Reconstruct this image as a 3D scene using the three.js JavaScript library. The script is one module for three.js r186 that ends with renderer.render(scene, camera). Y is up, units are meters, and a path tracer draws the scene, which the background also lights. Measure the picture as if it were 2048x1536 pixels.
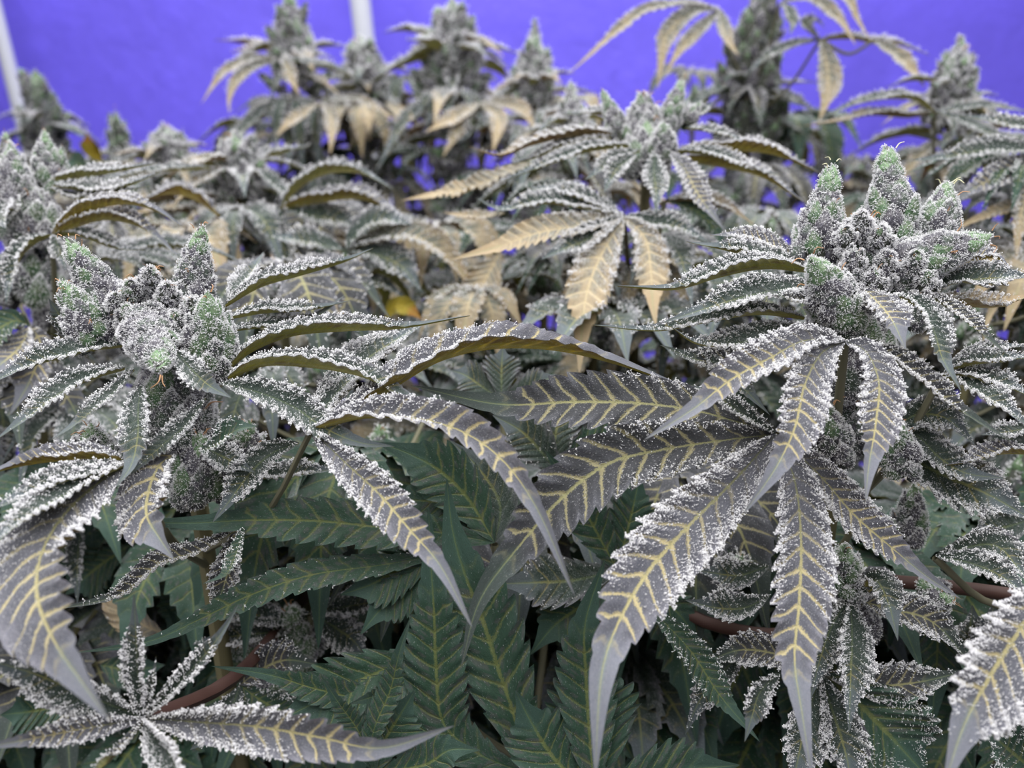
import * as THREE from 'three';
import { mergeGeometries } from 'three/addons/utils/BufferGeometryUtils.js';
import { RoundedBoxGeometry } from 'three/addons/geometries/RoundedBoxGeometry.js';
import { RectAreaLightUniformsLib } from 'three/addons/lights/RectAreaLightUniformsLib.js';

// ------------------------------------------------------------------ camera, light, exposure
const scene = new THREE.Scene();
scene.background = new THREE.Color(0x000000);
const FOV = 46.8, EYE = 1.25, PITCH = -20 * Math.PI / 180;
const camera = new THREE.PerspectiveCamera(FOV, 4 / 3, 0.02, 20);
camera.position.set(0, EYE, 0);
camera.rotation.x = PITCH;
camera.focus = 0.315;
camera.userData.fStop = 9;
camera.updateMatrixWorld(true);
const renderer = new THREE.WebGLRenderer({ antialias: true });
renderer.toneMapping = THREE.LinearToneMapping;
renderer.toneMappingExposure = 1.24;
renderer.shadowMap.enabled = true;
RectAreaLightUniformsLib.init();
const PANELS = [[-0.05, 2.1, 0.05, 1.6, 1.3, 3.3], [0, 2.1, -1.35, 2.2, 0.7, 4.2]];   // x, y, z, width, depth, intensity

// ------------------------------------------------------------------ helpers
const V = (x, y, z) => new THREE.Vector3(x, y, z);
const UP = V(0, 1, 0), FRONT = V(0, 0.42, 0.91).normalize();
function mulberry(a) { return () => { a |= 0; a = a + 0x6D2B79F5 | 0; let t = Math.imul(a ^ a >>> 15, 1 | a); t = t + Math.imul(t ^ t >>> 7, 61 | t) ^ t; return ((t ^ t >>> 14) >>> 0) / 4294967296; }; }
let rnd = mulberry(7);
const rr = (a, b) => a + (b - a) * rnd();
const clamp = (x, a = 0, b = 1) => Math.min(b, Math.max(a, x));
const sstep = (a, b, x) => { const t = clamp((x - a) / (b - a)); return t * t * (3 - 2 * t); };
const FPX = 768 / Math.tan(FOV * Math.PI / 360);
// a place in the room for a point of the photograph and its distance from the lens
function at(px, py, d) { return V((px - 1024) / FPX * d, -(py - 768) / FPX * d, -d).applyMatrix4(camera.matrixWorld); }
const used = {};
function numbered(n) { const k = used[n] = (used[n] ?? -1) + 1; return k ? n + '_' + String(k).padStart(3, '0') : n; }
function tag(o, label, category, group, kind) { o.userData.label = label; o.userData.category = category; if (group) o.userData.group = group; if (kind) o.userData.kind = kind; return o; }
function shade(o) { o.castShadow = true; o.receiveShadow = true; return o; }
function part(name, geo, mat, parent) { const m = shade(new THREE.Mesh(geo, mat)); m.name = name; parent.add(m); return m; }

// ------------------------------------------------------------------ textures
function noiseField(seed) {
  const r = mulberry(seed), N = 256, g = new Float32Array(N * N); for (let i = 0; i < g.length; i++) g[i] = r();
  return (x, y) => {
    const xi = Math.floor(x), yi = Math.floor(y), fx = x - xi, fy = y - yi, a = (xi & 255), b = (xi + 1 & 255), c = (yi & 255) * N, d = (yi + 1 & 255) * N;
    const u = fx * fx * (3 - 2 * fx), v = fy * fy * (3 - 2 * fy);
    return (g[c + a] * (1 - u) + g[c + b] * u) * (1 - v) + (g[d + a] * (1 - u) + g[d + b] * u) * v;
  };
}
const nz = noiseField(11), nz2 = noiseField(23);
const TEETH = 16, VEIN = 0.6;
const mixc = (a, b, t) => [a[0] + (b[0] - a[0]) * t, a[1] + (b[1] - a[1]) * t, a[2] + (b[2] - a[2]) * t];
function dataTex(data, w, h, srgb) {
  const t = new THREE.DataTexture(data, w, h, THREE.RGBAFormat); t.magFilter = THREE.LinearFilter; t.minFilter = THREE.LinearMipmapLinearFilter; t.generateMipmaps = true;
  t.wrapS = t.wrapT = THREE.ClampToEdgeWrapping; if (srgb) t.colorSpace = THREE.SRGBColorSpace; t.needsUpdate = true; return t;
}
// leaf pigment: u runs from base to tip, the upper half of v is the face, the lower half the back
const LEAF = {
  frost: { inter: [62, 80, 72], edge: [140, 140, 150], tip: [120, 132, 140], vein: [205, 185, 120], rib: [120, 140, 95], v0: .45, v1: .85, vs: .8, dots: 1, back: [208, 200, 78], backI: [172, 166, 90], pale: 0 },
  vein: { inter: [108, 110, 122], edge: [150, 150, 164], tip: [146, 150, 164], vein: [228, 214, 164], rib: [132, 142, 88], v0: -.05, v1: .55, vs: 1, dots: .75, back: [214, 198, 70], backI: [170, 146, 66], pale: 0 },
  dark: { inter: [72, 74, 80], edge: [112, 114, 124], tip: [82, 96, 92], vein: [206, 196, 146], rib: [128, 142, 92], v0: -.3, v1: .3, vs: .85, dots: .5, back: [176, 174, 84], backI: [126, 130, 86], pale: 0 },
  green: { inter: [58, 92, 72], edge: [84, 112, 100], tip: [76, 108, 96], vein: [168, 164, 92], rib: [120, 140, 84], v0: -.2, v1: .5, vs: .55, dots: .18, back: [96, 116, 60], backI: [62, 92, 66], pale: .5 },
  tan: { inter: [122, 128, 118], edge: [160, 152, 136], tip: [204, 184, 150], vein: [224, 208, 172], rib: [206, 190, 146], v0: 0, v1: .5, vs: .9, dots: .5, back: [150, 124, 62], backI: [142, 118, 84], pale: .7, tan: 1 },
  cream: { inter: [176, 174, 162], edge: [208, 194, 168], tip: [222, 200, 164], vein: [236, 220, 184], rib: [228, 208, 160], v0: -.2, v1: .4, vs: 1, dots: .5, back: [196, 176, 124], backI: [190, 176, 146], pale: .6, tan: 1 },
  gold: { inter: [178, 160, 40], edge: [150, 140, 50], tip: [186, 130, 50], vein: [206, 180, 70], rib: [200, 180, 60], v0: -.2, v1: .4, vs: .6, dots: .1, back: [166, 140, 40], backI: [150, 110, 40], pale: 0 },
};
const leafMat = {};
function makeLeafMat(type, seed) {
  const L = LEAF[type], w = 1024, h = 512, px = new Uint8Array(w * h * 4), bp = new Uint8Array(w * h * 4), r = mulberry(seed);
  const dot = new Float32Array(w * h);
  for (let n = 0; n < 26000 * L.dots; n++) {
    const x = Math.floor(r() * w), y = Math.floor(r() * h), s = r() < .3 ? 2 : 1, b = .35 + .65 * r(), t = Math.abs((y % 256) / 128 - 1);
    if (y < 256 && r() < .5) continue;
    if (r() > .35 + .65 * t || r() < sstep(.6, .85, x / w) * .8) continue;
    for (let j = 0; j < s; j++) for (let i = 0; i < s + 1; i++) if (x + i < w && y + j < h) dot[(y + j) * w + x + i] = b;
  }
  for (let y = 0; y < h; y++) for (let x = 0; x < w; x++) {
    const face = y >= 256, rr_ = x / w, t = ((y % 256) + .5) / 128 - 1, a = Math.abs(t), q = y * w + x;
    const wob = (nz(x * .02, y * .02 + 9) - .5) * .25, ph = rr_ * TEETH + wob - .0 * a, k = ph - Math.floor(ph);
    const fine = nz2(x * .35, y * .35), mid = nz(x * .06 + 31, y * .06), big = nz2(x * .012, y * .02 + 5);
    const smooth = sstep(.73, .82, rr_);
    let dv = Math.abs(k - VEIN);
    const feather = (fine - .35) * .2 + (mid - .5) * .05;
    const lean = sstep(L.v0, L.v1, rr_) * L.vs;
    const wv = (.075 - .04 * a) * (.55 + .6 * lean) + feather * (1 - .6 * a);
    let vein = sstep(wv + .04, wv - .02, dv) * (1 - smooth) * sstep(1.02, .8, a) * lean;
    const ribw = (.022 + .022 * sstep(.2, .7, rr_)) + (fine - .5) * .06;
    let rib = sstep(ribw + .035, ribw, a) * (.55 + .45 * lean);
    let c;
    if (face) {
      c = mixc(L.inter, L.edge, clamp(sstep(.45, 1, a) * .75 + (big - .5) * .7 + (mid - .5) * .35));
      if (L.pale) c = mixc(c, mixc(c, [116, 108, 112], .5), clamp(sstep(.45, .75, mid) * sstep(.3, .12, Math.abs(dv - .22)) * (1 - smooth)));
      if (L.tan) c = mixc(c, L.tip, sstep(.35, .8, rr_ + (big - .5) * .5) * .75);
      c = mixc(c, L.tip, smooth * .9);
      c = mixc(c, L.vein, vein * .95);
      c = mixc(c, mixc(L.rib, L.vein, lean * .8), rib);
      if (smooth > .3) c = mixc(c, mixc(L.tip, [150, 190, 140], .35), sstep(.3, .05, a) * smooth * .5);
      c = mixc(c, [c[0] * .72, c[1] * .74, c[2] * .76], sstep(.5, .9, fine) * .45);
    } else {
      c = mixc(L.backI, L.back, clamp(sstep(.75, .1, a) * .8 + (mid - .5) * .6));
      c = mixc(c, [120, 82, 46], sstep(.62, .9, big) * .5);
      c = mixc(c, mixc(L.back, [200, 180, 90], .35), Math.max(sstep(.16, .06, dv) * (1 - smooth) * (1 - a * .6) * .8, sstep(.14, .08, a)));
      c = mixc(c, L.edge, sstep(.86, 1, a) * .8);
    }
    const d = dot[q];
    if (d) c = mixc(c, [226, 226, 232], d);
    for (let i = 0; i < 3; i++) px[q * 4 + i] = clamp(c[i], 0, 255);
    px[q * 4 + 3] = 255;
    const hgt = 120 + (face ? -1 : 1) * (sstep(.12, .0, dv) * 60 * (1 - smooth) + sstep(.1, 0, a) * 50) + (fine - .5) * 34 + d * 60;
    bp[q * 4] = bp[q * 4 + 1] = bp[q * 4 + 2] = clamp(hgt, 0, 255); bp[q * 4 + 3] = 255;
  }
  return new THREE.MeshPhysicalMaterial({ transmission: .42, thickness: 0, specularIntensity: .7, map: dataTex(px, w, h, true), bumpMap: dataTex(bp, w, h, false), bumpScale: 0.0006, roughness: type === 'green' ? .62 : .75, side: THREE.DoubleSide });
}
Object.keys(LEAF).forEach((k, i) => { leafMat[k] = makeLeafMat(k, 100 + i); });
function bractMat(base, alt, seed) {
  const n = 128, px = new Uint8Array(n * n * 4), r = mulberry(seed);
  for (let y = 0; y < n; y++) for (let x = 0; x < n; x++) {
    let c = mixc(base, alt, clamp(nz(x * .08 + seed, y * .05) * 1.6 - .4)); if (r() < .12) c = mixc(c, [225, 225, 230], .35 + .6 * r());
    const f = .8 + .4 * nz2(x * .4, y * .12 + seed);
    for (let i = 0; i < 3; i++) px[(y * n + x) * 4 + i] = clamp(c[i] * f, 0, 255); px[(y * n + x) * 4 + 3] = 255;
  }
  return new THREE.MeshStandardMaterial({ map: dataTex(px, n, n, true), roughness: .6 });
}
const M = {
  bract: [bractMat([66, 64, 74], [52, 68, 54], 1), bractMat([56, 54, 66], [80, 78, 84], 2), bractMat([62, 94, 60], [88, 106, 76], 3)],
  bractGreen: bractMat([92, 126, 84], [124, 148, 112], 4),
  core: new THREE.MeshStandardMaterial({ color: 0x4c5048, roughness: .8 }),
  hair: new THREE.MeshPhysicalMaterial({ color: new THREE.Color(.86, .86, .89), roughness: .35, specularIntensity: .6 }),
  pistil: new THREE.MeshStandardMaterial({ color: 0xb08660, roughness: .6 }),
  pistilPale: new THREE.MeshStandardMaterial({ color: 0xdcd8b0, roughness: .5 }),
  stem: new THREE.MeshStandardMaterial({ color: 0x6f6a4c, roughness: .7 }),
  stemRed: new THREE.MeshStandardMaterial({ color: 0x4a302a, roughness: .6 }),
  petiole: new THREE.MeshStandardMaterial({ color: 0x6f6d58, roughness: .65 }),
  hub: new THREE.MeshStandardMaterial({ color: 0x8a5a66, roughness: .6 }),
};

// ------------------------------------------------------------------ the room
function slab(name, x0, x1, y0, y1, z0, z1, mat) {
  const g = new THREE.BoxGeometry(x1 - x0, y1 - y0, z1 - z0); g.translate((x0 + x1) / 2, (y0 + y1) / 2, (z0 + z1) / 2);
  const m = part(name, g, mat, scene); m.userData.kind = 'structure'; return m;
}
function wallTex() {
  const n = 512, px = new Uint8Array(n * n * 4), bp = new Uint8Array(n * n * 4);
  for (let y = 0; y < n; y++) for (let x = 0; x < n; x++) {
    const a = nz(x * .02, y * .02) * .5 + nz2(x * .07, y * .05) * .3 + nz(x * .3 + 7, y * .18) * .2, q = (y * n + x) * 4, f = .94 + .12 * a;
    px[q] = 112 * f; px[q + 1] = 98 * f; px[q + 2] = Math.min(255, 240 * f); px[q + 3] = 255;
    bp[q] = bp[q + 1] = bp[q + 2] = a * 255; bp[q + 3] = 255;
  }
  const t = dataTex(px, n, n, true), b = dataTex(bp, n, n, false);
  for (const k of [t, b]) { k.wrapS = k.wrapT = THREE.RepeatWrapping; k.repeat.set(4, 3); }
  return new THREE.MeshStandardMaterial({ map: t, bumpMap: b, bumpScale: .004, roughness: .6 });
}
const white = new THREE.MeshStandardMaterial({ color: 0xd8d8d6, roughness: .85 });
const RX = 1.9, ZB = -2.05, ZF = 1.4, CE = 2.6;
tag(slab('wall_back', -RX - .1, RX + .1, 0, CE, ZB - .1, ZB, wallTex()), 'blue violet painted wall behind the plants', 'wall');
tag(slab('wall_left', -RX - .1, -RX, 0, CE, ZB, ZF, white), 'white side wall of the grow room on the left', 'wall');
tag(slab('wall_right', RX, RX + .1, 0, CE, ZB, ZF, white), 'white side wall of the grow room on the right', 'wall');
tag(slab('wall_front', -RX - .1, RX + .1, 0, CE, ZF, ZF + .1, white), 'white wall behind the viewer', 'wall');
tag(slab('ceiling', -RX - .1, RX + .1, CE, CE + .1, ZB - .1, ZF + .1, white), 'white ceiling above the grow lights', 'ceiling');
tag(slab('floor', -RX - .1, RX + .1, -.1, 0, ZB - .1, ZF + .1, new THREE.MeshStandardMaterial({ color: 0x3a342e, roughness: .95 })), 'dark soil floor beneath the plants', 'floor');

PANELS.forEach(([x, y, z, w, d, I], i) => {
  const g = new THREE.Group(); g.name = numbered('grow_light'); g.position.set(x, y, z); scene.add(g);
  tag(g, i ? 'wide white grow light panel hung near the blue wall' : 'white grow light panel hung above the front plants', 'grow light');
  const hs = new RoundedBoxGeometry(w + .04, .05, d + .04, 2, .01); hs.translate(0, .035, 0);
  part('housing', hs, white, g);
  const df = new THREE.BoxGeometry(w, .006, d); df.translate(0, .008, 0);
  part('diffuser', df, new THREE.MeshStandardMaterial({ color: 0xffffff, emissive: 0xffffff, emissiveIntensity: .8 }), g);
  for (const sx of [-1, 1]) for (const sz of [-1, 1]) { const c = new THREE.CylinderGeometry(.002, .002, CE - y - .05, 6); c.translate(sx * w * .42, .055 + (CE - y - .05) / 2, sz * d * .4); part('hanging_wire', c, M.stem, g); }
  const l = new THREE.RectAreaLight(0xfffdf8, I, w, d); l.position.set(x, y + .001, z); l.lookAt(x, 0, z); scene.add(l);
});
function post(px0, py0, px1, py1, d, r, label) {
  const a = at(px0, py0, d), b = at(px1, py1, d * a.z / at(px1, py1, d).z), dir = b.clone().sub(a).normalize(), foot = b.clone().addScaledVector(dir, -b.y / dir.y), top = a.clone().addScaledVector(dir, -.5);
  const len = top.distanceTo(foot), g = new THREE.Group(); g.name = numbered('support_post'); g.position.copy(foot); g.quaternion.setFromUnitVectors(UP, dir.clone().negate()); scene.add(g);
  const m = new THREE.MeshStandardMaterial({ color: 0xc9cdd8, roughness: .4 });
  const c = new THREE.CylinderGeometry(r, r, len, 24); c.translate(0, len / 2, 0); part('pole', c, m, g);
  const k = new THREE.CylinderGeometry(r * 1.12, r * 1.12, .03, 24); k.translate(0, len - .015, 0); part('cap', k, m, g);
  tag(g, label, 'post', 'white support posts');
}
post(-8, 30, 32, 190, 1.78, .0148, 'leaning white round post at the left edge before the blue wall');
post(720, 0, 746, 230, 1.78, .0207, 'white round post rising behind the plants near the middle of the wall');

// ------------------------------------------------------------------ plants
const hairGeo = (() => {
  const s = new THREE.CylinderGeometry(.05, .075, .8, 3, 1, true); s.translate(0, .4, 0);
  const h = new THREE.OctahedronGeometry(.2, 0); h.translate(0, .86, 0);
  const a = s.toNonIndexed(), b = h; for (const g of [a, b]) g.deleteAttribute('uv');
  const m = mergeGeometries([a, b]); return m;
})();
// bracts: pointed drops, base at the origin, tip along +y, bulging to +z
function bractGeo(bulge, hook) {
  const nu = 7, nv = 5, p = [], uv = [], ix = [];
  for (let j = 0; j <= nv; j++) for (let i = 0; i <= nu; i++) {
    const v = j / nv, a = i / nu * Math.PI * 2, w = Math.pow(Math.sin(Math.PI * Math.pow(v, .7)), .8) * .5 * (1 - .25 * v) + (j === 0 ? .08 : 0);
    p.push(Math.cos(a) * w, v, Math.sin(a) * w * (Math.sin(a) > 0 ? bulge : .3) + hook * v * v * .4 - .05);
    uv.push(i / nu, v);
  }
  for (let j = 0; j < nv; j++) for (let i = 0; i < nu; i++) { const a = j * (nu + 1) + i, b = a + nu + 1; ix.push(a, b, a + 1, b, b + 1, a + 1); }
  const g = new THREE.BufferGeometry(); g.setAttribute('position', new THREE.Float32BufferAttribute(p, 3)); g.setAttribute('uv', new THREE.Float32BufferAttribute(uv, 2)); g.setIndex(ix); g.computeVertexNormals(); return g;
}
const BRACTS = [bractGeo(.75, -.3), bractGeo(.6, .1), bractGeo(.9, -.55)];

class Plant {
  constructor(label, foot, seed, hair = 1) {
    rnd = mulberry(seed);
    this.g = new THREE.Group(); this.g.name = numbered('cannabis_plant'); this.base = foot.clone(); this.g.position.copy(foot); scene.add(this.g);
    tag(this.g, label, 'plant', 'cannabis plants');
    this.frost = []; this.hair = hair;   // hair: length factor (far plants carry fewer, coarser tufts)
  }
  local(geo) { geo.translate(-this.base.x, -this.base.y, -this.base.z); return geo; }
  tube(name, pts, r0, r1, mat, parent = this.g, seg = 14, rad = 7) {
    const c = new THREE.CatmullRomCurve3(pts), g = new THREE.TubeGeometry(c, seg, 1, rad, false), p = g.attributes.position;
    for (let i = 0; i <= seg; i++) { const q = c.getPointAt(i / seg), r = r0 + (r1 - r0) * i / seg; for (let j = 0; j <= rad; j++) { const k = i * (rad + 1) + j; p.setXYZ(k, q.x + (p.getX(k) - q.x) * r, q.y + (p.getY(k) - q.y) * r, q.z + (p.getZ(k) - q.z) * r); } }
    g.computeVertexNormals(); return part(name, this.local(g), mat, parent);
  }
  stem(top, r = .0045, mat = M.stem) {
    const f = this.base, m = f.clone().lerp(top, .5).add(V(rr(-.01, .01), 0, rr(-.01, .01)));
    this.top = top.clone(); this.tube('stem', [f, m, top.clone().lerp(m, .3), top], r * 1.5, r * .7, mat);
    return this;
  }
  onStem(y) { const t = clamp(y / this.top.y); return this.base.clone().lerp(this.top, t); }
  hairAt(p, n, len) {
    const d = n.clone().add(V(rr(-.45, .45), rr(-.45, .45), rr(-.45, .45))).normalize();
    this.frost.push(p.x, p.y, p.z, d.x, d.y, d.z, len * rr(.65, 1.25) * this.hair);
  }
  // one blade. pts: base to tip; hw: largest half width (m); face: 0 lies flat, 1 turned to the front; fold: how far the halves rise (radians)
  blade(name, parent, pts, hw, o) {
    const { face = .6, fold = .25, tex = 'frost', frost = 1, rows = 4, cols = 4, crinkle = 1, curl = .15, reach = .75, tw = 0, hint = null } = o;
    const curve = new THREE.CatmullRomCurve3(pts, false, 'centripetal'), len = curve.getLength();
    const shp = len / hw, fr = shp < 6 ? .625 : shp < 8.5 ? .75 : 1, NR = TEETH * fr * rows, u0 = 1 - fr, T = []; for (let j = -cols; j <= cols; j++) { const a = j / cols; T.push(Math.sign(a) * Math.pow(Math.abs(a), .8)); }
    const nc = T.length, pos = [], uv = [], ix = [], ph0 = rr(0, 9), wav = rr(.03, .09) * crinkle;
    const N0 = hint ? hint.clone() : UP.clone().multiplyScalar(1 - Math.abs(face)).addScaledVector(FRONT, face).normalize();
    const C = curve.getSpacedPoints(60), P = new THREE.Vector3(), tan = new THREE.Vector3(), Nn = new THREE.Vector3(), Bn = new THREE.Vector3();
    const topP = [], frames = [];
    const pt = (s) => { const x = clamp(s) * 60, i = Math.min(59, Math.floor(x)); return C[i].clone().lerp(C[i + 1], x - i); };
    const frame = (s) => {
      const a = pt(s - .03), b = pt(s + .03); tan.copy(b).sub(a).normalize();
      Nn.copy(N0).addScaledVector(tan, -N0.dot(tan)); if (Nn.lengthSq() < .02) Nn.copy(FRONT).addScaledVector(tan, -FRONT.dot(tan)); Nn.normalize();
      if (tw) Nn.applyAxisAngle(tan, tw * s);
      Bn.crossVectors(tan, Nn).normalize();
    };
    const prof = (r) => Math.pow(Math.sin(Math.PI * Math.pow(clamp(r, 0, 1), .8)), .85) * (1 - .5 * sstep(.55, 1, r)) + .02 * (1 - r);
    const depth = .2, amp = []; for (let i = 0; i <= TEETH + 1; i++) amp.push([rr(.3, 1.25), rr(.3, 1.25)]);
    for (const side of [0, 1]) for (let i = 0; i <= NR; i++) {
      const u = u0 + i / (TEETH * rows), r = u < .875 ? (u - u0) / (.875 - u0) * .875 : u, ph = u * TEETH, k = ph - Math.floor(ph + 1e-6), sm = 1 - sstep(.76, .87, u), w = hw * prof(r);
      const m = 1 - depth * sm * sstep(.02, .1, r) * (k < .8 ? Math.pow(1 - k / .8, 2) : (k - .8) / .2);
      const fo = fold * (1 - .55 * r) + Math.sin(r * 9 + ph0) * .1 * crinkle;
      for (let j = 0; j < nc; j++) {
        const t = T[j], a = Math.abs(t), l = a * w * m, s = clamp(r * .9 + Math.min(.3, l * 1.05 / len) * (1 - .35 * r), 0, 1);
        const s2 = r > .7 ? THREE.MathUtils.lerp(s, Math.max(s, r), sstep(.7, 1, r)) : s;
        frame(s2); P.copy(pt(s2));
        const cor = (Math.cos(2 * Math.PI * (k - VEIN + .5)) * .13 * sm * Math.pow(a, 1.4) * amp[Math.floor(ph + 1e-6)][t > 0 ? 1 : 0] + Math.sin(r * 23 + ph0 + (t > 0 ? 2 : 0)) * wav * a) * w * crinkle;
        const h = l * Math.sin(fo) + cor + curl * w * a * a * a - (a < .1 ? w * .07 : 0);
        P.addScaledVector(Bn, Math.sign(t) * l * Math.cos(fo)).addScaledVector(Nn, h);
        if (side) P.addScaledVector(Nn, -(a < .1 ? hw * .11 + .0004 : .00025 * (1 - a)) * (1 - r * .8));
        pos.push(P.x, P.y, P.z); uv.push(.003 + u * .994, side ? (.004 + .492 * (t + 1) / 2) : (.504 + .492 * (t + 1) / 2));
        if (!side) topP.push(P.clone());
      }
    }
    const off = (NR + 1) * nc;
    for (let i = 0; i < NR; i++) for (let j = 0; j < nc - 1; j++) { const a = i * nc + j, b = a + nc; ix.push(a, a + 1, b, b, a + 1, b + 1); ix.push(off + a, off + b, off + a + 1, off + b, off + b + 1, off + a + 1); }
    const g = new THREE.BufferGeometry(); g.setAttribute('position', new THREE.Float32BufferAttribute(pos, 3)); g.setAttribute('uv', new THREE.Float32BufferAttribute(uv, 2)); g.setIndex(ix); g.computeVertexNormals();
    if (frost > 0) {
      const na = g.attributes.normal, area = len * hw * 1.1 * 1e6, cnt = Math.min(16000, area * 8.2 * frost / (this.hair * this.hair)), n = V(), q = V();
      for (let c = 0; c < cnt; c++) {
        const r = rnd() * .97, t = Math.pow(rnd(), .55) * (rnd() < .5 ? -1 : 1), a = Math.abs(t);
        if (rnd() > prof(r) * (1 - sstep(reach - .22, reach + .08, r)) * (.13 + .87 * a * a * a)) continue;
        const x = ((r < .875 ? u0 + r / .875 * (.875 - u0) : r) - u0) * TEETH * rows, i = Math.min(NR - 1, Math.floor(x)), fx = x - i; let j = 0; while (j < nc - 2 && T[j + 1] < t) j++; const fy = (t - T[j]) / (T[j + 1] - T[j]);
        const A = i * nc + j, B = A + nc; q.copy(topP[A]).lerp(topP[A + 1], fy).lerp(topP[B].clone().lerp(topP[B + 1], fy), fx);
        n.fromBufferAttribute(na, fy < .5 ? A : A + 1);
        if (a > .85) { n.addScaledVector(q.clone().sub(topP[i * nc + cols]).normalize(), .8).normalize(); }
        this.hairAt(q, n, a > .7 ? .00125 : .00095);
      }
    }
    return part(name, this.local(g), leafMat[tex], parent);
  }
  // a blade drawn by points of the photograph, with the distance running from d0 to d1
  trace(name, parent, hwpx, d0, d1, xy, o) {
    const n = xy.length / 2, pts = []; for (let i = 0; i < n; i++) pts.push(at(xy[2 * i], xy[2 * i + 1], d0 + (d1 - d0) * i / (n - 1)));
    return this.blade(name, parent, pts, 1.12 * hwpx * (d0 + d1) / 2 / FPX, o);
  }
  sugar(hwpx, d0, d1, xy, o = {}) { return this.trace('sugar_leaf', this.g, hwpx, d0, d1, xy, o); }
  // fan leaf: hub pixel and distance, blades [hw, d1, [x, y, ...], options]
  fan(hx, hy, hd, blades, o = {}, from = null, pr = .0013) {
    const f = new THREE.Group(); f.name = 'fan_leaf'; this.g.add(f);
    const h = at(hx, hy, hd);
    for (const [hw, d1, xy, bo] of blades) this.trace('leaflet', f, hw, hd, d1, [hx, hy, ...xy], { ...o, ...bo });
    const root = from || this.onStem(Math.min(this.top.y * .985, h.y - .075)), mid = root.clone().lerp(h, .6).add(V(0, -.012, 0));
    this.tube('petiole', [root, mid, h.clone().add(V(0, -.0008, 0))], pr * 1.3, pr, o.pm || M.petiole, f, 10, 6);
    return f;
  }
  // a fan leaf grown at a node: heading az, petiole lp, blade length L
  grow(node, az, lp, L, o = {}) {
    const { n = 7, rise = .5, droop = .5, wid = .095 } = o, f = new THREE.Group(); f.name = 'fan_leaf'; this.g.add(f);
    const dir = V(Math.sin(az), 0, Math.cos(az)), h = node.clone().addScaledVector(dir, lp * .85).add(V(0, lp * rise, 0)), side = V().crossVectors(UP, dir);
    this.tube('petiole', [node, node.clone().lerp(h, .5).add(V(0, -lp * .06, 0)), h], .0016, .001, M.petiole, f, 8, 5);
    for (let j = 0; j < n; j++) {
      const u = j - (n - 1) / 2, th = u * .4 + rr(-.08, .08), l = L * (1 - .2 * Math.pow(Math.abs(u) / ((n - 1) / 2), 2) * 2) * rr(.85, 1.1), b = dir.clone().multiplyScalar(Math.cos(th)).addScaledVector(side, Math.sin(th));
      const dr = droop * rr(.6, 1.4), p = [h.clone()];
      for (const s of [.3, .62, 1]) p.push(h.clone().addScaledVector(b, l * (s - dr * .28 * s * s)).add(V(0, l * (.14 * s - dr * .8 * s * s * s), 0)));
      this.blade('leaflet', f, p, l * wid * rr(.85, 1.15), { ...o, face: rr(.0, .25), fold: rr(.1, .6) });
    }
    return f;
  }
  bud(base, tip, R, o = {}) {
    const { n = 34, pist = 4, green = .25, frost = 1, pale = 0, blunt = .5 } = o;
    const b = new THREE.Group(); b.name = 'bud'; this.g.add(b);
    const ax = tip.clone().sub(base), L = ax.length(); ax.normalize();
    const e1 = V().crossVectors(ax, Math.abs(ax.y) < .9 ? UP : V(1, 0, 0)).normalize(), e2 = V().crossVectors(ax, e1);
    const prof = (h) => Math.pow(1 - Math.pow(h, 2.1), blunt + .15) * (.82 + .4 * Math.sin(Math.PI * Math.min(1, h * 1.3)) * .5);
    const lp = []; for (let i = 0; i <= 8; i++) lp.push(new THREE.Vector2(Math.max(.0002, R * .72 * prof(i / 8)), L * (i / 8 * .94)));
    const core = new THREE.LatheGeometry(lp, 10); core.applyQuaternion(new THREE.Quaternion().setFromUnitVectors(UP, ax)); core.translate(base.x, base.y, base.z);
    part('bud_core', this.local(core), M.core, b);
    const mat4 = new THREE.Matrix4(), a0 = rr(0, 6), rx = V(), yy = V(), xx = V(), zz = V();
    for (let i = 0; i < n; i++) {
      const h = Math.pow((i + .5) / n, .85), an = a0 + i * 2.39996, rad = V().addScaledVector(e1, Math.cos(an)).addScaledVector(e2, Math.sin(an));
      const pr = R * prof(h), sz = R * rr(.85, 1.15) * (1.25 - .55 * h), wd = R * rr(.8, 1.05) * (1.1 - .5 * h);
      yy.copy(ax).multiplyScalar(1).addScaledVector(rad, .42 - .5 * h + rr(-.12, .2)).normalize(); zz.copy(rad).addScaledVector(yy, -rad.dot(yy)).normalize(); xx.crossVectors(yy, zz);
      const p = base.clone().addScaledVector(ax, L * h * .86 - sz * .35).addScaledVector(rad, pr * .66);
      const top = h > .82, mt = (top && rnd() < green * 3) ? M.bractGreen : M.bract[rnd() < green * (.4 + h) ? 2 : (rnd() < .5 ? 0 : 1)];
      const m = shade(new THREE.Mesh(BRACTS[Math.floor(rnd() * 3)], mt)); m.name = 'bract';
      mat4.makeBasis(xx, yy, zz); m.quaternion.setFromRotationMatrix(mat4); m.scale.set(wd, sz, wd); m.position.copy(p).sub(this.base); b.add(m);
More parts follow.
